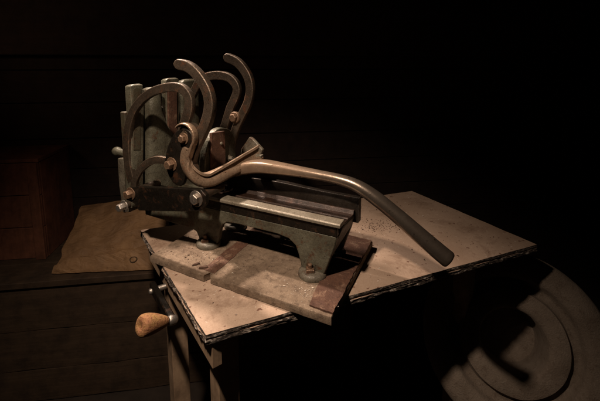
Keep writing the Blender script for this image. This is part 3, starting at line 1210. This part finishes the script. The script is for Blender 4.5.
finish('pusher_bolt', bm, M_RAIL, press, .0006, 1)
bm = bmesh.new()
box(bm, (.055, .150, .165), (.0775, .225, .25))
finish('pusher_foot', bm, M_DARKPAINT, press, .003, 2)

# --- yoke: channel shaped fork that carries the lever; upper and lower rims joined by a web
up_t = [(189.5, 147, .040), (187, 158, .040), (189.5, 165, .042), (196, 171.5, .05), (203.5, 174.8, .066), (211, 173, .09), (224, 166.5, .135), (240, 157.5, .19), (252, 150.5, .235), (258, 147, .26)]
lo_t = [(187.3, 147, .034), (185.8, 158, .034), (187.3, 167.5, .034), (191.8, 175.5, .038), (198.5, 181, .05), (206.5, 182.8, .07), (216.5, 179.8, .10), (230, 173, .145), (243, 167.5, .185), (254, 162, .225), (261, 157.5, .25)]
upP = catmull([pv(x, y, v) for x, y, v in up_t], 6)
loP = catmull([pv(x, y, v) for x, y, v in lo_t], 6)


def resample(P, n):
    L = [0]
    for a, b in zip(P[:-1], P[1:]):
        L.append(L[-1] + (b - a).length)
    out = []
    k = 0
    for i in range(n):
        t = L[-1] * i / (n - 1)
        while k < len(L) - 2 and L[k + 1] < t:
            k += 1
        f = (t - L[k]) / max(L[k + 1] - L[k], 1e-9)
        out.append(P[k].lerp(P[k + 1], min(f, 1)))
    return out


NR = 60
upP, loP = resample(upP, NR), resample(loP, NR)


def yoke_rings(P, Q, half_across, thick):
    """P rim path, Q the other rim: section is a rounded bar, its broad axis facing out"""
    rings = []
    for i in range(NR):
        t = (P[min(i + 1, NR - 1)] - P[max(i - 1, 0)]).normalized()
        a = (P[i] - Q[i])
        a = (a - t * a.dot(t)).normalized()
        o = t.cross(a).normalized()
        if o.dot(Vector((.4, -.9, 0))) < 0:
            o = -o
        h, w = half_across(i / (NR - 1)), thick
        pts = [(-1, -.6), (-.6, -1), (.6, -1), (1, -.6), (1, .6), (.6, 1), (-.6, 1), (-1, .6)]
        rings.append([P[i] + a * h * x + o * w * y for x, y in pts])
    return rings


bm = bmesh.new()
loft(bm, yoke_rings(upP, loP, lambda s: .0050, .0135))
finish('yoke_upper_rim', bm, M_YOKE, press, angle=50)
bm = bmesh.new()
loft(bm, yoke_rings(loP, upP, lambda s: .0075 + .0052 * math.sin(math.pi * min(1, max(0, s * 1.05))) ** .8, .0135))
finish('yoke_lower_rim', bm, M_YOKE, press, angle=50)
bm = bmesh.new()
rings = []
for i in range(NR):
    t = (upP[min(i + 1, NR - 1)] - upP[max(i - 1, 0)]).normalized()
    a = (upP[i] - loP[i])
    o = t.cross(a).normalized()
    if o.dot(Vector((.4, -.9, 0))) < 0:
        o = -o
    rings.append([upP[i] - o * .004, upP[i] + o * .003, loP[i] + o * .003, loP[i] - o * .004])
loft(bm, rings)
finish('yoke_web', bm, M_YOKE, press, angle=50)
# far fork leg rising to the far pivot, with the bright triangular cheek beside it
bm = bmesh.new()
P = [pv(x, y, FV - .035) for x, y in ((249, 137), (252, 138.5), (262.5, 150), (261, 154), (244, 160.5), (240, 158), (241, 149))]
plate(bm, [(p.x, p.z) for p in P], FV - .035, FV - .022)
finish('far_cheek', bm, M_PAINT, press, .003, 2)
bm = bmesh.new()
P = [pv(x, y, FV - .045) for x, y in ((238, 163), (257, 154), (262.5, 155), (261, 160), (250, 166.5), (240, 168))]
plate(bm, [(p.x, p.z) for p in P], FV - .050, FV - .036)
finish('far_cheek', bm, M_PAINT, press, .003, 2)

# --- lever: flattened bar that swells into a round steel handle
HV = .190
hpx = [(222, 177.5, 3.0), (231, 173.0, 5.0), (239.5, 169.6, 6.0), (248, 167.4, 6.3), (262, 166.3, 6.2), (280, 168.5, 5.6), (300, 171.8, 5.2), (320, 175.4, 5.1), (338, 179.2, 5.4), (352, 183.6, 6.0), (364, 190, 6.8), (378, 200, 7.4), (392, 211.3, 7.4), (408, 225, 7.8), (424, 239, 8.2), (438, 251, 8.5), (447.8, 259, 8.6)]
pts = [pv(x, y, HV) for x, y, r in hpx]
path = resample(catmull(pts, 8), 90)
rad = []
for p in path:
    w = ORG + U * p.x + V * p.y + Vector((0, 0, p.z))
    depth = (w - EYE).dot(FW)
    # nearest measured radius
    best = min(range(len(pts)), key=lambda i: (pts[i] - p).length)
    j = best + 1 if best + 1 < len(pts) and (best == 0 or (pts[best + 1] - p).length < (pts[best - 1] - p).length) else max(best - 1, 0)
    d1, d2 = (pts[best] - p).length, (pts[j] - p).length
    r = (hpx[best][2] * d2 + hpx[j][2] * d1) / max(d1 + d2, 1e-6)
    rad.append(r * depth / F_PX)
SEG = 28


def lever_rings(i0, i1):
    rings = []
    for i in range(i0, i1):
        t = (path[min(i + 1, 89)] - path[max(i - 1, 0)]).normalized()
        s = Vector((0, -1, 0))
        n = s.cross(t).normalized()
        if n.z < 0:
            n = -n
        s = t.cross(n).normalized()
        f = i / 89
        sq = 1.0 - min(1, max(0, (f - .28) / .22))          # 1 = squarish forged part
        r = rad[i]
        wide = min(1.0, .40 + f / .14 * .60)
        ring = []
        for k in range(SEG):
            a = 2 * math.pi * k / SEG
            e = 1.0 - .45 * sq
            ca, sa = math.cos(a), math.sin(a)
            x = math.copysign(abs(ca) ** e, ca) * r * (1 + .35 * sq) * wide
            y = math.copysign(abs(sa) ** e, sa) * r * (1 - .0 * sq)
            ring.append(path[i] + s * x + n * y)
        rings.append(ring)
    return rings


SPL = 44
bm = bmesh.new()
rings = lever_rings(0, 90)
tdir = (path[-1] - path[-2]).normalized()
for k, d in ((.96, .003), (.86, .0055), (.5, .0075), (.05, .008)):
    rings.append([path[-1] + (p - path[-1]) * k + tdir * d for p in rings[89]])
loft(bm, rings)
finish('lever_handle', bm, M_LEVER, press, angle=60)

# =================================================================== LOOSE BITS
def chip(w, size, rz, label):
    bm = bmesh.new()
    n = 9
    top, bot = [], []
    for k in range(n):
        a = 2 * math.pi * k / n
        r = size * random.uniform(.65, 1.1)
        p = Vector((r * math.cos(a) * 1.6, r * math.sin(a) * .6, 0))
        p.rotate(Matrix.Rotation(rz, 3, 'Z'))
        bot.append(bm.verts.new((p.x, p.y, 0)))
        top.append(bm.verts.new((p.x * .8, p.y * .8, size * random.uniform(.3, .6))))
    for k in range(n):
        j = (k + 1) % n
        bm.faces.new((bot[k], bot[j], top[j], top[k]))
    bm.faces.new(top)
    bm.faces.new(bot[::-1])
    o = finish('bark_chip', bm, M_CHIP, None, .0006, 1)
    o.location = w
    return tag(o, label, 'chip')


chip(on_z(196, 264.5, BT + .0005), .0085, .6, 'flat dark bark chip on the board nearer the left foot of the press')
chip(on_z(203.5, 268, BT + .0005), .0105, .35, 'larger dark bark chip by the notch in the board front edge')


def crumbs(name, mat, pts, smin, smax, label):
    bm = bmesh.new()
    for w in pts:
        s = random.uniform(smin, smax) * (1 if random.random() < .85 else 1.8)
        m = Matrix.Translation(w + Vector((0, 0, s * .35))) @ Matrix.Rotation(random.uniform(0, 6), 4, 'Z') @ Matrix.Rotation(random.uniform(-.6, .6), 4, 'X') @ Matrix.Diagonal((s * random.uniform(.7, 2), s * random.uniform(.5, 1), s * .45, 1))
        bmesh.ops.create_icosphere(bm, subdivisions=1, radius=1, matrix=m)
    o = finish(name, bm, mat, None, angle=20, weld=False)
    o['kind'] = 'stuff'
    o['label'] = label
    o['category'] = 'crumbs'
    return o


def on_board(u, v):
    w = ORG + U * u + V * v
    return Vector((w.x, w.y, BT + .0004))


def on_top(s, t):
    w = A.lerp(B, t).lerp(D.lerp(C, t), s)
    return Vector((w.x, w.y, .0003))


pale, dark = [], []
for _ in range(150):
    pale.append(on_board(random.gauss(.45, .03), random.gauss(.062, .02)) if random.random() < .6 else on_board(random.gauss(.17, .05), random.gauss(.07, .03)))
pale = [p for p in pale if 0.005 < loc_of(p).y < .09]
for _ in range(130):
    pale.append(on_top(random.uniform(.01, .5) ** 1.0, random.uniform(.02, .9)))
pale = [p for p in pale if not (-.02 < loc_of(p).x < .54 and -.01 < loc_of(p).y < .37 and p.z < .01)]
for _ in range(190):
    s, t = random.uniform(.02, .97), random.uniform(.03, .97)
    dark.append(on_top(s, t))
for _ in range(240):                     # the dark spill of crumbs behind the right end of the press
    c = on_z(random.gauss(378, 11), random.gauss(226, 3.5), 0)
    dark.append(Vector((c.x, c.y, .0003)))
dark = [p for p in dark if not (-.02 < loc_of(p).x < .54 and -.01 < loc_of(p).y < .37)]
for _ in range(110):
    dark.append(on_board(random.gauss(.13, .06), random.gauss(.06, .03)))
dark = [p for p in dark if loc_of(p).y > .006 or p.z < .01]
crumbs('pale_crumbs', M_CRUMB, pale, .0005, .0013, 'pale sawdust crumbs scattered over the board and bench top')
crumbs('dark_crumbs', M_CHIP, dark, .0005, .0015, 'dark crumbs scattered over the bench top')
